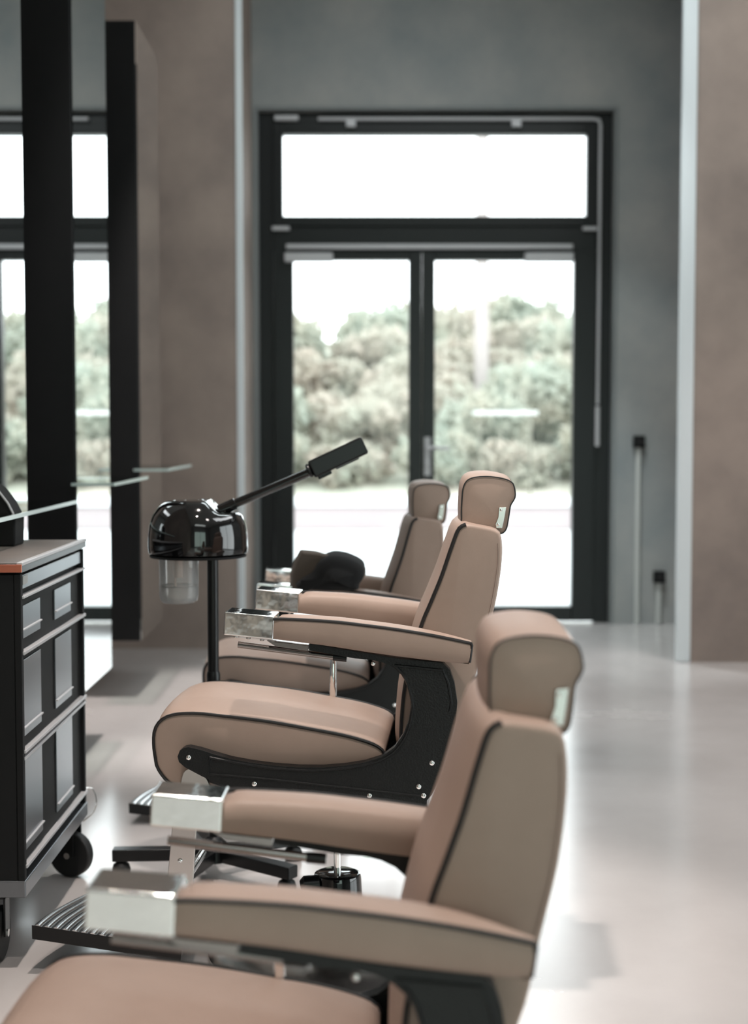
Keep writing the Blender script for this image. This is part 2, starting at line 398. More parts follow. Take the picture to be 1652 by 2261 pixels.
# wall sockets with surface conduits on the door wall
for i, (cx, cy, lab) in enumerate(((1408, 975, 'upper black wall switch box right of the door with a long conduit below'),
                                   (1456, 1273, 'lower dark wall socket near the floor by the white corner strip'))):
    s_ = empty('wall_socket', (X(cx, DW), DW, Z(cy, DW)), label=lab, cat='wall socket')
    s_['group'] = 'electrical boxes on the door wall'
    MB().box(-0.038, 0.038, -0.045, 0, -0.038, 0.038).build('box', M['black'] if i == 0 else M['blackmatte'], s_, 0.006)
    MB().tube([(0, -0.014, -0.04), (0, -0.014, -Z(cy, DW)+0.002)], 0.017).build('conduit', mat('grey_conduit', srgb(190, 192, 188), 0.6), s_)
    MB().cyl((0, -0.045, 0), (0, -0.05, 0), 0.02).build('dial', M['rubber'], s_)

# ------------------------------------------------------------------ outside
struct('ground_outside', MB().box(-14, 20, DW+0.25, 45, -0.16, -0.04), M['ground'])
b = MB(); b.box(-14, 20, 18.4, 18.9, -0.04, 0.26)
kb = tag(b.build('road_kerb', M['kerb'], None, 0.02), 'long low kerb wall beyond the pale pavement outside the door', 'kerb')
MB().box(-14, 20, 18.35, 19.0, 0.26, 0.36).build('coping', M['kerbtop'], kb, 0.02)['label'] = 'whiter coping on top'
# bank: a rising displaced sheet with thickness
b = MB(); nx, ny = 70, 26; vs = []; fs = []
from mathutils import noise
for j in range(ny):
    for i in range(nx):
        xx = -14+34*i/(nx-1); yy = 19.2+22*j/(ny-1)
        t = j/(ny-1); h = 3.5*(t*1.15)**0.8+0.25*noise.noise(Vector((xx*0.5, yy*0.5, 0)))
        vs.append((xx, yy, h if j else -0.05))
for j in range(ny-1):
    for i in range(nx-1): k = j*nx+i; fs.append((k, k+1, k+nx+1, k+nx))
b.add(vs, fs)
o = b.build('grass_bank', M['hill'], None, 0, 80); tag(o, 'rising bank of dry grass behind the kerb outside', 'grass bank', kind='stuff')
def leaf_cloud(name, n, rx_, ry_, rz_, m, seed, parent=None, size=0.11):
    rnd = random.Random(seed); mb = MB()
    blobs = [(rnd.uniform(-.55, .55)*rx_, rnd.uniform(-.5, .5)*ry_, rnd.uniform(.3, .8)*rz_, rnd.uniform(.3, .5)) for _ in range(9)]
    for _ in range(n):
        bx, by, bz, br = rnd.choice(blobs)
        d = Vector((rnd.gauss(0, 1), rnd.gauss(0, 1), rnd.gauss(0, 1))).normalized()
        rr = br*rnd.uniform(.55, 1.0)
        c = Vector((bx+d.x*rr*rx_, by+d.y*rr*ry_, max(0.02, bz+d.z*rr*rz_*0.8)))
        u = Vector((rnd.gauss(0, 1), rnd.gauss(0, 1), rnd.gauss(0, 1))).normalized()
        v = d.cross(u).normalized() if rnd.random() < .7 else u.orthogonal().normalized()
        s = size*rnd.uniform(.6, 1.4); w = u*s; h_ = v*s*0.6
        mb.add([c-w, c-h_, c+w, c+h_], [(0, 1, 2, 3)])
    return mb.build(name, m, parent)
def bank_z(yy):
    t = (yy-19.2)/22; return 3.5*(max(t, 0)*1.15)**0.8
kinds = [leaf_cloud('foliage', 2600, 1.7, 1.3, 1.7, M['foliage_green'], 3), leaf_cloud('foliage', 2400, 1.6, 1.2, 1.2, M['foliage_dry'], 5),
         leaf_cloud('foliage', 3000, 1.5, 1.4, 2.4, M['foliage_green'], 9)]
def stem_mb(h, seed):
    rnd = random.Random(seed); mb = MB()
    for k in range(5):
        a = rnd.uniform(0, 6.28); mb.tube([(0, 0, -0.1), (0.15*math.cos(a), 0.15*math.sin(a), h*.4), (0.6*math.cos(a), 0.5*math.sin(a), h*.8)], [0.05, 0.035, 0.015], 6)
    return mb
stems = [stem_mb(1.7, 1).build('stem', M['wood']), stem_mb(1.2, 2).build('stem', M['wood']), stem_mb(2.4, 3).build('stem', M['wood'])]
used = [False]*3
places = [(-7.2, 28, 0, 1.2), (-4.6, 26.5, 1, 1.1), (-2.6, 30, 2, 0.95), (-1.2, 26, 1, 1.0), (0.3, 31, 0, 1.0), (0.6, 23.5, 1, .9), (1.9, 27.5, 1, 1.0),
          (2.7, 23.5, 0, .85), (3.4, 33, 0, 1.0), (4.3, 28, 0, 1.0), (5.1, 31.5, 2, 0.72), (6.2, 25.5, 1, 1.1), (7.5, 30, 0, 1.35), (-1.8, 22.6, 0, .7), (4.6, 22.8, 1, .8), (9.4, 28, 0, 1.2), (7.3, 23.4, 1, 0.9), (-3.3, 21.6, 1, .75), (-0.4, 20.9, 1, .55), (0.9, 20.8, 0, .5), (2.1, 20.9, 1, .55), (3.2, 21.0, 0, .55), (5.9, 21.4, 0, .65), (-1.5, 20.8, 0, .5), (-1.5, 27.6, 2, .8), (0.9, 25.5, 1, 1.0), (3.2, 25.6, 1, 1.0), (-0.3, 22.6, 1, .8), (1.6, 21.9, 0, .7), (3.3, 29.5, 1, 1.2), (0.2, 28.5, 1, 1.1), (2.2, 34, 1, 1.2), (5.6, 28.5, 1, 1.1)]
bushes = []
for i, (bx, by, k, s) in enumerate(places):
    r_ = empty(('green_bush', 'dry_bush', 'tall_bush')[k], (bx, by, bank_z(by)-0.15), random.uniform(0, 6.28),
               label=('rounded grey-green bush growing on the bank outside the door', 'pale dry brownish bush growing on the bank outside the door', 'tall grey-green bush rising against the sky on the bank')[k],
               cat='bush', group=('green bushes on the bank', 'dry bushes on the bank', 'tall bushes on the bank')[k])
    r_.scale = (s, s, s)
    for src in (kinds[k], stems[k]):
        c = src if not used[k] else src.copy()
        if used[k]: COL.objects.link(c)
        c.parent = r_
    used[k] = True
b = MB(); b.cyl((0, 0, 0), (0, 0, 5.6), 0.13, 0.11)
pole = tag(b.build('street_pole', mat('pale_pole', srgb(168, 158, 155), 0.8)), 'thin pale pole standing outside behind the right door pane', 'pole')
pole.location = (X(1062, 25), 25, 1.2)
b = MB(); b.box(-0.42, 0.42, -0.02, 0.02, 0, 0.07)
sg = empty('low_barrier', (X(1115, 19.6), 19.6, 0), label='short pale horizontal bar on posts among the bushes, right door pane', cat='barrier')
MB().box(-0.45, 0.45, -0.02, 0.02, Z(916, 19.6), Z(907, 19.6)).build('rail', mat('pale_rail', srgb(190, 190, 186), 0.8), sg)
for dx in (-.35, .35): MB().box(dx-.015, dx+.015, 0.0, 0.03, 0, Z(917, 19.6)).build('post', M['wood'], sg)

# ------------------------------------------------------------------ wall mirrors and glass shelves
KX = -1.083
def mirror(y0, y1, ztop, zbot, label):
    r_ = empty('wall_mirror', (XL, y0, 0), label=label, cat='mirror', group='mirrors on the left wall')
    MB().box(0.002, KX-XL-0.006, 0, y1-y0, zbot, ztop).build('backing_frame', M['blackmatte'], r_, 0.003)
    MB().box(KX-XL-0.006, KX-XL, 0.004, y1-y0-0.004, zbot+0.004, ztop-0.004).build('mirror_glass', M['mirror'], r_)
    return r_
zt = P(280, 45, 6.59).z; zb = P(280, 1415, 6.59).z
mirror(3.80, 4.44, zt, zb, 'black-framed wall mirror nearest the camera, behind the trolley')
mirror(5.18, 5.83, zt, zb, 'middle black-edged wall mirror reflecting the glazed door')
mirror(6.59, 7.24, zt, zb, 'farthest narrow-looking black-edged wall mirror next to the plaster wall')
def shelf(y0, y1, zz, label):
    r_ = empty('glass_shelf', (KX, y0, zz), label=label, cat='shelf', group='glass shelves in front of the mirrors')
    MB().box(0.001, 0.155, 0, y1-y0, -0.006, 0.004).build('glass_panel', M['shelfglass'], r_)
    MB().box(0.151, 0.157, 0, y1-y0, -0.006, 0.0045).build('polished_edge', M['edgeglass'], r_)
    MB().box(0.001, 0.156, -0.003, 0.001, -0.006, 0.0045).build('polished_end', M['edgeglass'], r_)
shelf(3.45, 4.43, 1.028, 'clear glass shelf nearest the camera above the black trolley')
shelf(5.08, 5.83, 1.057, 'clear glass shelf on the middle mirror')
shelf(6.4, 7.22, 1.072, 'clear glass shelf on the farthest mirror')

# ------------------------------------------------------------------ barber chairs
TH2 = R(4); C2 = Vector((-0.0875, 3.3525, 0))
def L(px, py, l):
    """point of the middle chair seen at a pixel, on its lateral plane y = l (chair coordinates)"""
    r = ray(px, py); ax = Vector((math.cos(TH2), -math.sin(TH2), 0)); ay = Vector((math.sin(TH2), math.cos(TH2), 0))
    o = Vector((0, 0, CAMH))-C2
    t = (l-o.dot(ay))/r.dot(ay); p = o+r*t
    return Vector((p.dot(ax), p.z))
def LP(pts, l): return [L(a, b_, l) for a, b_ in pts]
def crop(pts): return [(a/2.065+300, b_/2.065+1300) for a, b_ in pts]
PIV = L(905, 1640, -0.185)       # recline pivot of the backrest

def make_chair():
    root = empty('barber_chair', C2, -TH2)
    # --- seat cushion
    sp = LP([(350, 1700), (343, 1675), (339, 1640), (342, 1610), (358, 1588), (387, 1577), (436, 1575), (494, 1581), (591, 1593), (687, 1610),
             (760, 1624), (813, 1639), (838, 1651), (850, 1665), (840, 1682), (780, 1700), (690, 1716), (590, 1730), (500, 1740), (430, 1740), (380, 1733)], -0.2)
    prof = smooth_loop(sp, 96)
    mb = MB(); cushion(mb, prof, -0.2, 0.2, 0.008, 0.018, (-0.15, 1), 0.008)
    seat = mb.build('seat', M['leather'], root, 0, 60)
    path = prof
    for y in (-0.2, 0.2): MB().tube([(p.x, y, p.y) for p in path], 0.0036, 8, True).build('piping', M['piping'], seat)
    # --- backrest (built about the pivot so that it can recline)
    bp = LP([(894, 1680), (886, 1640), (888, 1580), (898, 1500), (929, 1388), (954, 1326), (976, 1272), (998, 1208), (1014, 1168), (1030, 1158), (1062, 1162), (1095, 1170),
             (1107, 1185), (1109, 1230), (1102, 1290), (1090, 1350), (1065, 1435), (1045, 1510), (1020, 1570), (995, 1630), (965, 1680), (920, 1695)], -0.185)
    bp = [p-PIV for p in bp]; bprof = smooth_loop(bp, 110)
    mb = MB(); cushion(mb, bprof, -0.183, 0.183, 0.008, 0.021, (-1, 0.12), 0.006)
    back = mb.build('backrest', M['leather'], root, 0, 60, (PIV.x, 0, PIV.y))
    fr = smooth_loop(bp[1:10], 60, False)
    for y in (-0.183, 0.183): MB().tube([(p.x-0.001, y, p.y) for p in fr], 0.0042, 8).build('piping', M['piping'], back)
    stl = smooth_loop([p-PIV for p in LP([(1099, 1200), (1098, 1250), (1089, 1310), (1078, 1360), (1056, 1430)], -0.19)], 90, False)
    for y in (-0.1892, 0.1892): MB().tube([(p.x, y, p.y) for p in stl], 0.0008, 5).build('stitching', M['thread'], back)
    # --- headrest
    hp = LP([(1023, 1166), (1019, 1140), (1020, 1105), (1024, 1074), (1038, 1057), (1072, 1052), (1108, 1056), (1129, 1064), (1136, 1076), (1138, 1096), (1133, 1107), (1128, 1115), (1126, 1124),
             (1123, 1144), (1118, 1168), (1108, 1178), (1090, 1178), (1060, 1175)], -0.125)
    hp = [p-PIV for p in hp]; hprof = smooth_loop(hp, 80)
    mb = MB(); cushion(mb, hprof, -0.125, 0.125, 0.005, 0.013, (-1, 1), 0.006)
    head = mb.build('headrest', M['leather'], root, 0, 60, (PIV.x, 0, PIV.y))
    for y in (-0.127, 0.127): MB().tube([(p.x, y*0.99, p.y) for p in hprof], 0.0016, 6, True).build('seam', M['piping'], head)
    br = [p-PIV for p in LP([(1102, 1120), (1118, 1119), (1114, 1143), (1109, 1166), (1096, 1166), (1094, 1157), (1100, 1142)], -0.13)]
    for sgn in (-1, 1):
        mb = MB(); mb.prism([(p.x, p.y) for p in br], sgn*0.128, sgn*0.1355)
        bk = mb.build('bracket', M['steel'], head, 0.001)
        for q in ((1107, 1126), (1100, 1158)):
            p = L(q[0], q[1], -0.13)-PIV; MB().dome((p.x, sgn*0.1355, p.y), (0, sgn, 0), 0.0035).build('screw', M['chrome'], bk)
    for y in (-0.06, 0.06):
        a = L(1062, 1200, y)-PIV; c = L(1068, 1150, y)-PIV
        MB().cyl((a.x, y, a.y), (c.x, y, c.y), 0.007).build('headrest_post', M['chrome'], head)
    # --- arms
    top = [(603, 1366), (660, 1368), (740, 1373), (800, 1380), (870, 1389), (950, 1402), (1010, 1414), (1041, 1421)]
    bot = [(602, 1412), (660, 1419), (730, 1428), (800, 1439), (870, 1449), (950, 1459), (1000, 1464), (1036, 1467)]
    T = smooth_loop(LP(top, -0.2625), 30, False); B = smooth_loop(LP(bot, -0.2625), 30, False)
    T[0].y -= 0.001
    blk = LP([(496, 1351), (606, 1361), (603, 1413), (493, 1402)], -0.2645)
    for sgn in (-1, 1):
        vs = []; m = len(T); wd = 0.078
        for i in range(m):
            t = i/(m-1); xa, zt_ = T[i]; xb, zb_ = B[i]
            tp = max(0, (t-0.62)/0.38); ww = wd*(1-0.93*tp**2.2)
            fl = min(1, t/0.07); fr_ = math.sqrt(max(0, 1-(1-fl)**2)); zt_ = zt_-0.006*(1-fr_)
            yo = 0.2625; yi = yo-ww; bw = 0.005*fr_+0.0
            sec = [(yo-0.006, zb_, xb), (yo+bw*0.4, zb_+0.008, xb), (yo+bw, (zt_+zb_)/2, (xa+xb)/2), (yo+bw*0.5, zt_-0.008, xa), (yo, zt_, xa),
                   (yo-ww*0.12, zt_+0.003*fr_, xa), (yo-ww*0.5, zt_+0.006*fr_, xa), (yo-ww*0.8, zt_+0.003*fr_, xa), (yi+ww*0.06, zt_-0.005, xa),
                   (yi, (zt_+zb_)/2, (xa+xb)/2), (yi+0.004, zb_, xb)]
            vs += [(xx, sgn*yy, zz) for yy, zz, xx in sec]
        n = 11; fs = []
        for i in range(m-1):
            for k in range(n):
                q = (i*n+k, i*n+(k+1) % n, (i+1)*n+(k+1) % n, (i+1)*n+k); fs.append(q if sgn < 0 else q[::-1])
        q = tuple(range(n)); fs.append(q[::-1] if sgn < 0 else q); q = tuple((m-1)*n+k for k in range(n)); fs.append(q if sgn < 0 else q[::-1])
        arm = MB().add(vs, fs).build('armrest', M['leather'], root, 0, 50)
        pts = [(p.x, sgn*0.263, p.y) for p in T]+[((T[-1].x+0.001), sgn*0.263, T[-1].y-0.004), (B[-1].x+0.001, sgn*0.260, B[-1].y+0.004)]
        MB().tube(pts, 0.0036, 8).build('piping', M['piping'], arm)
        mb = MB(); mb.prism([(p.x, p.y) for p in blk], sgn*0.182, sgn*0.2645)
        cap = mb.build('arm_cap', M['chrome'], arm, 0.0035, seg=3); cap['label'] = 'polished chrome box at the arm front'
        for q in ((520, 1406), (548, 1409), (578, 1413)):
            p = L(q[0], q[1], -0.24); MB().dome((p.x, sgn*0.235, p.y-0.001), (0, 0, -1), 0.005).build('screw', M['chrome'], arm)
        # support strip below the arm, chrome slide rail
        p = LP([(590, 1413), (682, 1424), (680, 1436), (610, 1426)], -0.235)
        MB().prism([(q.x, q.y) for q in p], sgn*0.205, sgn*0.245).build('arm_bracket', M['gun'], root, 0.001)
        a = L(526, 1423, -0.21); c = L(736, 1450, -0.21); e = L(766, 1453, -0.21)
        rl = MB().tube([(a.x, sgn*0.21, a.y), (c.x, sgn*0.21, c.y)], 0.0075, 12).build('slide_rail', M['gun'], root)
        MB().tube([(c.x, sgn*0.21, c.y), (e.x, sgn*0.21, e.y)], 0.009, 12).build('rail_sleeve', M['black'], rl)
    # --- side frames: thick C-shaped castings
    out = crop([(240, 722), (290, 733), (350, 752), (430, 775), (520, 792), (620, 805), (740, 814), (850, 815), (950, 807), (1040, 793), (1120, 768), (1180, 722),
                (1222, 660), (1245, 600), (1254, 540), (1250, 480), (1235, 430), (1210, 392), (1175, 360), (1130, 338), (1080, 325), (1000, 318), (900, 300), (790, 282),
                (790, 250), (1000, 285), (1200, 318), (1400, 338), (1432, 370), (1452, 430), (1466, 520), (1460, 600), (1440, 690), (1412, 780), (1385, 870), (1350, 940),
                (1310, 985), (1250, 1018), (1180, 1032), (1080, 1028), (940, 1010), (760, 985), (600, 962), (500, 940), (400, 900), (300, 855), (225, 815), (196, 790), (190, 765), (200, 738), (218, 726)])
    pl = LP(out, -0.245)
    inner = smooth_loop(LP(crop([(240, 727), (350, 757), (520, 797), (740, 819), (950, 812), (1120, 773), (1185, 726), (1227, 662), (1259, 540), (1240, 428), (1178, 356), (1080, 322)]), -0.246), 70, False)
    rib2 = LP(crop([(1180, 350), (1400, 372), (1425, 430), (1440, 520), (1432, 560)]), -0.246)
    rib2b = smooth_loop(LP(crop([(1180, 350), (1225, 400), (1250, 470), (1262, 540), (1250, 620), (1215, 700), (1150, 765), (1040, 805), (850, 828), (700, 825), (520, 805), (335, 770)]), -0.246), 60, False)
    rib3 = LP(crop([(335, 770), (332, 845), (600, 868), (900, 902), (1312, 947)]), -0.246)
    rib4 = smooth_loop(LP(crop([(505, 915), (600, 945), (760, 965), (1000, 1000), (1120, 1020), (1190, 1015), (1228, 995), (1100, 992)]), -0.246), 30, False)
    for sgn in (-1, 1):
        mb = MB(); mb.prism([(p.x, p.y) for p in pl], sgn*0.217, sgn*0.245)
        mb.tube([(p.x, sgn*0.245, p.y) for p in rib2b], 0.0035, 6); mb.tube([(p.x, sgn*0.245, p.y) for p in rib2], 0.0035, 6)
        mb.tube([(p.x, sgn*0.245, p.y) for p in rib3], 0.003, 6); mb.tube([(p.x, sgn*0.245, p.y) for p in rib4], 0.003, 6)
        fr_ = mb.build('side_frame', M['cast'], root, 0.003)
        fr_['label'] = 'black crackle-painted C-shaped casting'
        for q in crop([(240, 770), (540, 890), (1065, 944), (1290, 903), (1350, 795), (1082, 342), (1312, 944)]):
            p = L(q[0], q[1], -0.247); MB().dome((p.x, sgn*0.246, p.y), (0, sgn, 0), 0.0065 if q[1] > 1500 else 0.005, 0.7).build('bolt', M['chrome'], fr_)
    # --- tray under the seat, arm lever
    um = LP(crop([(330, 850), (700, 890), (1250, 930), (1280, 975), (1180, 1020), (900, 1010), (560, 960), (330, 880)]), -0.21)
    MB().prism([(p.x, p.y) for p in um], -0.217, 0.217).build('under_tray', M['black'], root, 0.004)
    rr = LP(crop([(1290, 520), (1440, 520), (1400, 800), (1290, 900), (1180, 900), (1240, 760)]), 0.0)
    MB().box(L(930, 1700, 0).x, L(950, 1700, 0).x, -0.217, 0.217, L(930, 1760, 0).y, L(930, 1600, 0).y).build('rear_cross_plate', M['black'], root, 0.003)
    a = L(735, 1458, 0.17); c = L(733, 1530, 0.17)
    lv = MB().tube([(a.x, 0.19, a.y+0.004), (a.x, 0.19, a.y), (c.x, 0.195, c.y), (c.x, 0.2, c.y-0.05)], [0.006, 0.0085, 0.0095, 0.008], 14).build('recline_lever', M['chrome'], root)
    # --- footrest
    mb = MB(); fz = 1.0
    fp0 = L(72, 2045, -0.19); fp1 = L(400, 2094, -0.19); fd = (fp1-fp0); fl = fd.length; fd.normalize(); fn = Vector((-fd.y, fd.x))
    if fn.y < 0: fn = -fn
    def arc(u, y): return u+0.11*((y+0.19)/0.38)**1.7
    N = 16
    vs = []; fs = []
    for j in range(N+1):
        y = -0.19+0.38*j/N
        for u, dz in ((arc(0, y), 0), (fl, 0), (fl, -0.028), (arc(0.004, y), -0.028)):
            p = fp0+fd*u+fn*dz; vs.append((p.x, y, p.y))
    for j in range(N):
        for k in range(4): fs.append((j*4+k, (j+1)*4+k, (j+1)*4+(k+1) % 4, j*4+(k+1) % 4))
    fs += [(3, 2, 1, 0), (N*4, N*4+1, N*4+2, N*4+3)]
    fr_ = MB().add(vs, fs).build('footplate', M['black'], root, 0.002)
    mb = MB()
    for q in range(14):
        u = 0.012+q*0.0215
        if u+0.02 > fl: break
        mb.tube([((fp0+fd*min(arc(u, y), fl)+fn*-0.003).x, y, (fp0+fd*min(arc(u, y), fl)+fn*-0.003).y) for y in [-0.1895+0.379*j/20 for j in range(21)]], 0.0085, 12)
    mb.build('ribbed_tread', M['alu'], fr_)['label'] = 'ribbed metal tread'
    for y in (-0.115, 0.085):
        a = L(424, 1722, y); c = L(386, 2075, y)
        hg = MB()
        k = Vector((1, 0))
        hg.prism([(a.x-0.012, a.y), (a.x+0.022, a.y), (a.x+0.034, a.y-0.04), (a.x+0.012, a.y-0.08), (c.x+0.044, c.y+0.12), (c.x+0.04, c.y-0.005), (c.x+0.02, c.y-0.025), (c.x-0.13, c.y-0.018), (c.x-0.14, c.y-0.002), (c.x-0.02, c.y+0.014), (c.x-0.02, c.y+0.1), (a.x-0.045, a.y-0.09)], y-0.004, y+0.004)
        hgo = hg.build('footrest_hanger', M['steel'], root, 0.0015)
        for dx, dz_ in ((-0.09, -0.006), (-0.047, -0.006), (0.015, (a.y-c.y)/2)):
            MB().dome((c.x+dx, y-0.004, c.y+dz_), (0, -1, 0), 0.006, 0.8).build('screw', M['chrome'], hgo)
    yk = smooth_loop(LP([(404, 1706), (425, 1698), (442, 1706), (460, 1732), (463, 1764), (430, 1770), (394, 1764), (396, 1736)], -0.225), 40)
    for y in (-0.216, 0.2): MB().prism([(p.x, p.y) for p in yk], y, y+0.012).build('hanger_yoke', M['steel'], root, 0.002)
    a = L(424, 1722, 0)
    MB().cyl((a.x+0.01, -0.2, a.y+0.005), (a.x+0.01, 0.2, a.y+0.005), 0.012).build('front_axle', M['chrome'], root)
    c = L(386, 1915, 0); MB().cyl((c.x+0.045, -0.13, c.y), (c.x+0.045, 0.12, c.y), 0.01).build('hanger_spacer', M['chrome'], root)
    # --- pump column and base
    pm = MB().lathe([(0.004, 0.192), (0.045, 0.194), (0.055, 0.19), (0.057, 0.182), (0.062, 0.1), (0.075, 0.05), (0.11, 0.034), (0.04, 0.03)][::-1]).build('pump_cylinder', M['blackgloss'], root)
    MB().tube([(-0.04, -0.03, 0.175), (-0.075, -0.035, 0.172), (-0.085, -0.036, 0.17)], [0.02, 0.022, 0.012]).build('pump_pedal', M['black'], pm)
    MB().cyl((0, 0, 0.15), (0, 0, 0.30), 0.009).build('piston', M['chrome'], root)
    mb = MB().cyl((0, 0, 0.25), (0, 0, um[0].y), 0.02); mb.box(-0.12, 0.12, -0.1, 0.1, um[5].y-0.02, um[5].y+0.015)
    MB.build(mb, 'column_head', M['black'], root, 0.004)
    MB().lathe([(0.30, 0.0), (0.31, 0.004), (0.31, 0.012), (0.29, 0.022), (0.2, 0.03), (0.1, 0.036), (0.0, 0.037)], n=64).build('base_disc', M['steel'], root)
    return root
chair = make_chair()
FIXED = {'pump_cylinder', 'base_disc', 'piston'}
def place(root, loc, th, dz, rec, seat_dz=0):
    root.location = loc; root.rotation_euler = (0, 0, -R(th))
    for ch in root.children:
        nm = ch.name.split('.')[0]
        if nm in FIXED: continue
        ch.location.z += dz+(seat_dz if nm == 'seat' else 0)
        if seat_dz and nm == 'headrest': ch.location.z -= 0.014
        if seat_dz and nm == 'backrest': ch.location.z -= 0.008
        if seat_dz and nm in ('footplate', 'footrest_hanger', 'hanger_spacer'): ch.location.z += 0.072
        if nm in ('backrest', 'headrest'): ch.rotation_euler = (0, R(rec), 0)
c1 = copy_tree(chair); c3 = copy_tree(chair)
for ch in c3.children:
    if ch.name.split('.')[0] in ('footplate', 'footrest_hanger', 'hanger_spacer'): ch.location = (0.05, 0, 0.03)
place(c1, (-0.1195, 1.9425, 0), 1.2, -0.152, -2.6, -0.018)
place(c3, (-0.1435, 4.6525, 0), -1.0, -0.075, -3.2)
G = 'barber chairs in a row'
tag(chair, 'tan leather barber chair in the middle of the row, sharply in focus, set highest', 'barber chair', G)
tag(c1, 'tan leather barber chair nearest the camera, blurred, cut by the bottom edge', 'barber chair', G)
tag(c3, 'brown barber chair farthest back, in shade, with dark folded cloth on its arm', 'barber chair', G)

# ------------------------------------------------------------------ folded cape on the far chair
cl = empty('folded_cape', (X(725, 4.52), 4.52, Z(1300, 4.5)), label='dark folded cutting cape bundled over the arms of the farthest chair', cat='cape')
def cl_pt(px, py, dy): return (X(px, 4.52+dy)-cl.location.x, dy, Z(py, 4.52+dy)-cl.location.z)
mb = MB(); rows = []
outl = [(643, 1300), (641, 1270), (650, 1240), (664, 1213), (700, 1218), (740, 1228), (780, 1240), (806, 1250), (807, 1268), (795, 1285), (790, 1300)]
n = len(outl)
for dy, sc, up in ((-0.15, 0.93, -10), (-0.13, 1.0, 0), (-0.05, 1.02, -4), (0.05, 1.0, 0), (0.12, 0.9, 6)):
    for i, (a, c) in enumerate(outl):
        pxx = 725+(a-725)*sc; pyy = 1300+(c-1300)*sc+random.uniform(-2, 2)
        rows.append(cl_pt(pxx, pyy, dy))
fs = [(j*n+i, j*n+(i+1) % n, (j+1)*n+(i+1) % n, (j+1)*n+i) for j in range(4) for i in range(n)]
fs += [tuple(range(n-1, -1, -1)), tuple(4*n+i for i in range(n))]
mb.add(rows, fs); fo = mb.build('brown_fold', mat('brown_cloth', srgb(84, 74, 66), 0.9), cl, 0.006, 30); fo['label'] = 'brown underside of the cape'
prof = smooth_loop([Vector((cl_pt(a, c, -0.17)[0], cl_pt(a, c, -0.17)[2])) for a, c in
                    [(655, 1298), (668, 1283), (690, 1268), (705, 1245), (730, 1232), (760, 1234), (790, 1246), (803, 1258), (803, 1275), (792, 1292), (788, 1302), (720, 1304)]], 60)
mb = MB(); cushion(mb, prof, -0.2, 0.05, 0.03, 0.01, (0, 1), 0.02)
mb.build('black_fold', M['cloth'], cl, 0, 60)

# ------------------------------------------------------------------ facial steamer
SD = 3.93
st = empty('facial_steamer', (X(469, SD), SD, 0), label='black facial steamer on a slim post with a glass water jar behind the middle chair', cat='steamer')
sx = lambda px: X(px, SD)-st.location.x
sz = lambda py: Z(py, SD)
hx = sx(437); hr = (X(547, SD)-X(327, SD))/2
zb_, zt_ = sz(1224), sz(1103)
H = zt_-zb_
prof = [(0.01, zb_-0.001), (hr*0.93, zb_), (hr*0.985, zb_+0.006), (hr, zb_+0.02), (hr*0.995, zb_+H*0.35), (hr*0.965, zb_+H*0.55), (hr*0.9, zb_+H*0.72), (hr*0.79, zb_+H*0.87), (hr*0.66, zb_+H*0.96), (hr*0.5, zt_-0.001), (0.01, zt_+0.001)]
mb = MB().lathe(prof, (hx, 0, 0), 56)
hood = mb.build('hood', M['blackgloss'], st, 0, 30)
# carve the right-hand notch where the arm leaves: lower the verts right of the joint
for v in hood.data.vertices:
    xx = v.co.x-sx(478)
    lim = sz(1131)-0.0
    if xx > -0.02 and v.co.z > lim: 
        t = min(1, (xx+0.02)/0.035); v.co.z = v.co.z*(1-t)+lim*t
MB().lathe([(0.01, -0.006), (hr*0.96, -0.006), (hr*0.97, -0.002), (hr*0.96, 0.0), (0.01, 0.0)], (hx, 0, zb_), 56).build('hood_rim', M['blackmatte'], hood)
a = Vector((sx(462), 0, sz(1106))); c = Vector((sx(480), 0, sz(1132)))
MB().prism([(sx(448), sz(1104)), (sx(462), sz(1103)), (sx(482), sz(1128)), (sx(474), sz(1133)), (sx(462), sz(1128))], -0.05, 0.04).build('hinge_plate', M['chrome'], hood, 0.002)['label'] = 'bright chrome hinge plate'
for px_ in (388, 412, 441): MB().dome((sx(px_), -0.03, sz(1104)), (0, 0, 1), 0.004).build('indicator_button', M['chrome'], hood)
a = (sx(484), 0, sz(1128)); c = (sx(690), 0, sz(1040))
arm = MB().tube([a, (sx(520), 0, sz(1112)), (sx(521), 0, sz(1111.5)), c], [0.0165, 0.0165, 0.0125, 0.0125], 20).build('steam_arm', M['blackgloss'], st)
p0 = Vector((sx(688), 0, sz(1037))); p1 = Vector((sx(806), 0, sz(982))); d = (p1-p0).normalized()
mb = MB(); mb.tube([p0-d*0.012, p0], [0.02, 0.02], 20); mb.obox(p0, p1, 0.05, 0.043, (0, 1, 0))
hd = mb.build('steam_nozzle', M['black'], arm, 0.009, seg=4)
dn = Vector((d.z, 0, -d.x)); q0 = p0+d*0.008+dn*0.014; q1 = p1-d*0.03+dn*0.014
MB().obox(q0, q0+d*0.04, 0.04, 0.03, (0, 1, 0)).build('nozzle_grip', M['black'], hd, 0.003)
MB().obox(q0+d*0.055, q1, 0.03, 0.03, (0, 1, 0)).build('nozzle_grip', M['blackgloss'], hd, 0.003)
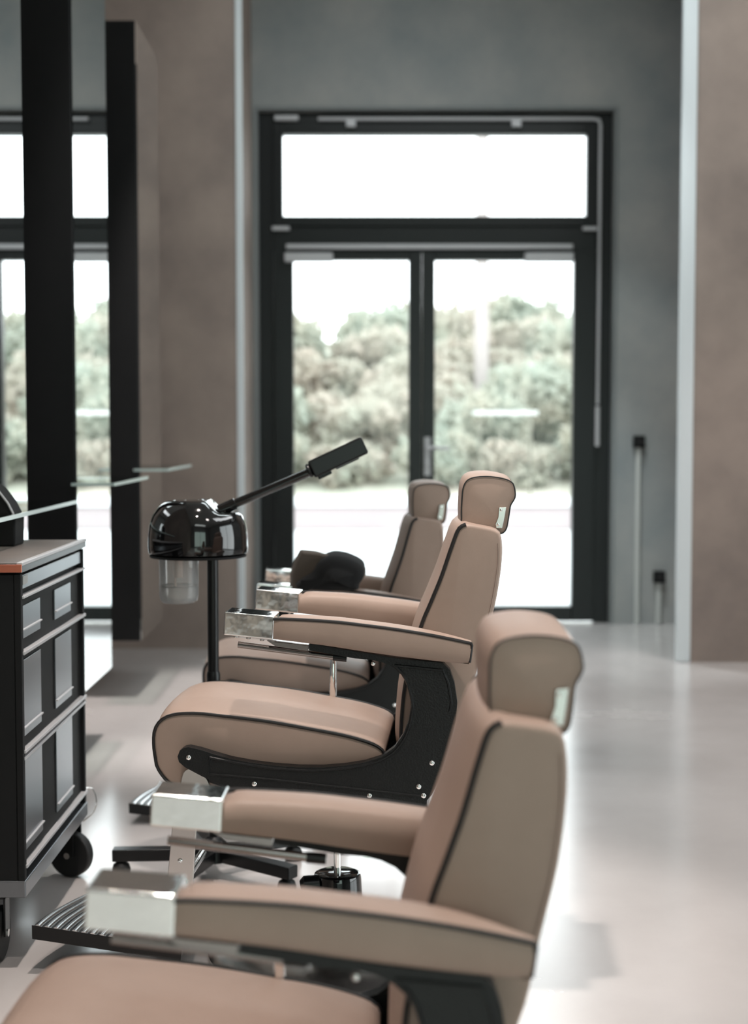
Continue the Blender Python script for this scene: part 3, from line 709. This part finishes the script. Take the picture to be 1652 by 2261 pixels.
# jar
jx = sx(394); jr = (X(437, SD)-X(351, SD))/2; jt, jb = sz(1226), sz(1330)
mb = MB().lathe([(0.01, jb), (jr*0.8, jb), (jr*0.93, jb+0.006), (jr, jb+0.02), (jr, jt)], (jx, 0, 0), 40)
jar = mb.build('water_jar', M['jar'], st); jar['label'] = 'clear glass water jar'
MB().lathe([(0.01, 0.004), (jr*0.9, 0.006), (jr*0.94, sz(1294)-jb), (0.01, sz(1294)-jb)], (jx, 0, jb), 40).build('water', M['water'], jar)
MB().tube([(jx+jr*math.cos(t/36*6.283)*0.95, jr*math.sin(t/36*6.283)*0.95, sz(1293)) for t in range(36)], 0.0022, 6, True).build('fill_ring', M['steel'], jar)
mb = MB().cyl((jx, 0, sz(1226)), (jx, 0, sz(1275)), 0.012, 0.012); mb.cyl((jx-0.01, 0, sz(1226)), (jx-0.01, 0, sz(1298)), 0.003)
mb.build('heating_tube', mat('pale_tube', srgb(190, 165, 155), 0.4), jar)
# post and base
pb = sz(1895)
post = MB().tube([(0, 0, 0.11), (0, 0, sz(1500)), (0, 0, zb_)], 0.0155, 24).build('post', M['black'], st)
MB().lathe([(0.016, sz(1505)), (0.019, sz(1505)), (0.019, sz(1488)), (0.0165, sz(1482))], n=24).build('post_collar', M['black'], post)
MB().lathe([(0.016, zb_-0.012), (0.018, zb_-0.012), (0.018, zb_-0.001), (0.016, zb_-0.001)], n=24).build('post_collar', M['black'], post)
hub = MB().lathe([(0.01, 0.045), (0.045, 0.047), (0.04, 0.09), (0.02, 0.115), (0.01, 0.116)], n=32).build('base_hub', M['black'], st)
for k in range(5):
    an = math.pi+k*2*math.pi/5
    e = Vector((0.285*math.cos(an), 0.285*math.sin(an), 0)); s0 = e*0.1
    lg = MB().obox(s0+Vector((0, 0, 0.066)), e+Vector((0, 0, 0.062)), 0.04, 0.034).build('base_leg', M['black'], st, 0.003)
    w = e*0.92
    MB().lathe([(0.01, 0.0), (0.024, 0.001), (0.026, 0.02), (0.022, 0.034), (0.01, 0.044)], (w.x, w.y, 0), 20).build('caster', M['rubber'], lg)

# ------------------------------------------------------------------ tool trolley
TY0, TY1, TX1 = 3.25, 3.96, -0.815
TX0 = -1.072
TZ = 0.945
tr = empty('tool_trolley', (TX0, TY0, 0), label='black metal drawer trolley with silver edged top at the left edge', cat='trolley')
tw = TX1-TX0; td = TY1-TY0
MB().box(0, tw-0.012, 0, td, 0.2, TZ-0.025).build('body', M['blackmatte'], tr, 0.004)
MB().box(-0.005, tw+0.008, -0.008, td+0.012, TZ-0.022, TZ-0.004).build('top', M['black'], tr, 0.003)
MB().box(0.004, tw-0.004, 0.004, td+0.0, TZ-0.004, TZ).build('top_mat', M['topmat'], tr, 0.001)
MB().box(tw-0.004, tw+0.010, -0.008, td+0.014, TZ-0.006, TZ+0.003).build('edge_trim', M['satin'], tr, 0.002)
MB().box(-0.005, tw+0.009, -0.012, -0.006, TZ-0.020, TZ-0.002).build('front_strip', M['copper'], tr, 0.001)['label'] = 'copper coloured front strip'
zs = [TZ-0.03, 0.862, 0.735, 0.505, 0.235]
for i in range(4):
    za, zb2 = zs[i], zs[i+1]
    if i == 0:
        dr = MB().box(tw-0.012, tw, 0.012, td-0.006, zb2+0.02, za).build('drawer', M['drawer'], tr, 0.002)
        bd = MB().box(tw, tw+0.002, 0.03, 0.075, zb2+0.03, zb2+0.05).build('badge', M['label'], dr, 0.0005); bd['label'] = 'small square silver badge'
        MB().box(tw-0.01, tw+0.008, 0.01, td, zb2, zb2+0.006).build('handle', M['satin'], dr, 0.001)
        continue
    dr = MB(); dr.box(tw-0.012, tw-0.006, 0.012, td-0.006, zb2, za-0.004)
    for (a, c) in ((0.012, 0.03), (td*0.27, td*0.47), (td*0.74, td-0.006)): pass
    dr = dr.build('drawer', M['blackmatte'], tr, 0.001)
    for a in (0.02, td*0.52):
        MB().box(tw-0.006, tw-0.002, a, a+td*0.27, zb2+0.03, za-0.02).build('front_panel', M['drawer'], dr, 0.0015)
        MB().box(tw-0.004, tw+0.003, a, a+td*0.27, zb2+0.05, zb2+0.054).build('panel_lip', M['satin'], dr, 0.001)
    MB().box(tw-0.01, tw+0.008, 0.01, td, zb2-0.004, zb2+0.004).build('handle', M['satin'], dr, 0.001)
    if i == 2: MB().box(tw-0.01, tw+0.006, 0.01, td, zb2-0.02, zb2-0.012).build('handle', M['satin'], dr, 0.001)
MB().box(0, tw+0.006, -0.004, td+0.004, 0.165, 0.205).build('base_rail', M['drawer'], tr, 0.003)
for yy in (0.0, td-0.02):
    MB().box(tw-0.012, tw+0.004, yy-0.002, yy+0.018, 0.2, TZ-0.025).build('corner_post', M['blackmatte'], tr, 0.002)
MB().dome((0.03, -0.002, 0.86), (0, -1, 0), 0.012).build('knob', M['copper'], tr)
for cx_, cy_, rot in ((0.045, 0.05, 0.0), (tw-0.075, 0.05, 0.0), (0.05, td-0.06, 0.5), (tw-0.035, td-0.03, 1.25)):
    w = MB().cyl((-0.016, 0, 0.064), (0.016, 0, 0.064), 0.064, None, 36).build('wheel', M['rubber'], tr, 0.006)
    w.location = (cx_, cy_, 0); w.rotation_euler = (0, 0, rot)
    MB().cyl((-0.026, 0, 0.064), (0.026, 0, 0.064), 0.009).build('axle', M['steel'], w)
    MB().box(-0.024, -0.019, -0.02, 0.02, 0.06, 0.165).box(0.019, 0.024, -0.02, 0.02, 0.06, 0.165).box(-0.024, 0.024, -0.02, 0.02, 0.15, 0.165).build('fork', M['black'], w, 0.001)
wv = [(tw-0.02, td, 0.235), (tw+0.012, td+0.03, 0.235), (tw+0.026, td+0.03, 0.2), (tw+0.02, td+0.01, 0.17), (tw-0.005, td-0.01, 0.15)]
pts = smooth_loop([Vector(p) for p in wv], 24, False)
MB().tube(pts, 0.0018, 6).build('loose_wire', M['steel'], tr)
# dark wedge item on the trolley
it = empty('black_bag', (-1.04, 3.72, TZ), label='small black wedge-shaped bag with pale rim standing on the trolley top', cat='bag')
def bx(px, py, d): return (X(px, d)+1.04, Z(py, d)-TZ)
pg = [bx(-40, 1176, 3.75), bx(38, 1176, 3.75), bx(40, 1142, 3.75), bx(24, 1110, 3.75), bx(0, 1078, 3.75), bx(-14, 1068, 3.75), bx(-34, 1090, 3.75)]
pg[0] = (pg[0][0], 0.0); pg[1] = (pg[1][0], 0.0)
MB().prism(pg, 0.0, 0.1).build('body', M['cloth'], it, 0.006)
MB().tube([(p[0], 0.0, p[1]) for p in pg[2:]], 0.003, 8).build('rim', M['satin'], it)

for o in bpy.data.objects:
    if o.type == 'MESH' and o.parent is None and 'kind' not in o and 'category' not in o: print('UNTAGGED', o.name)
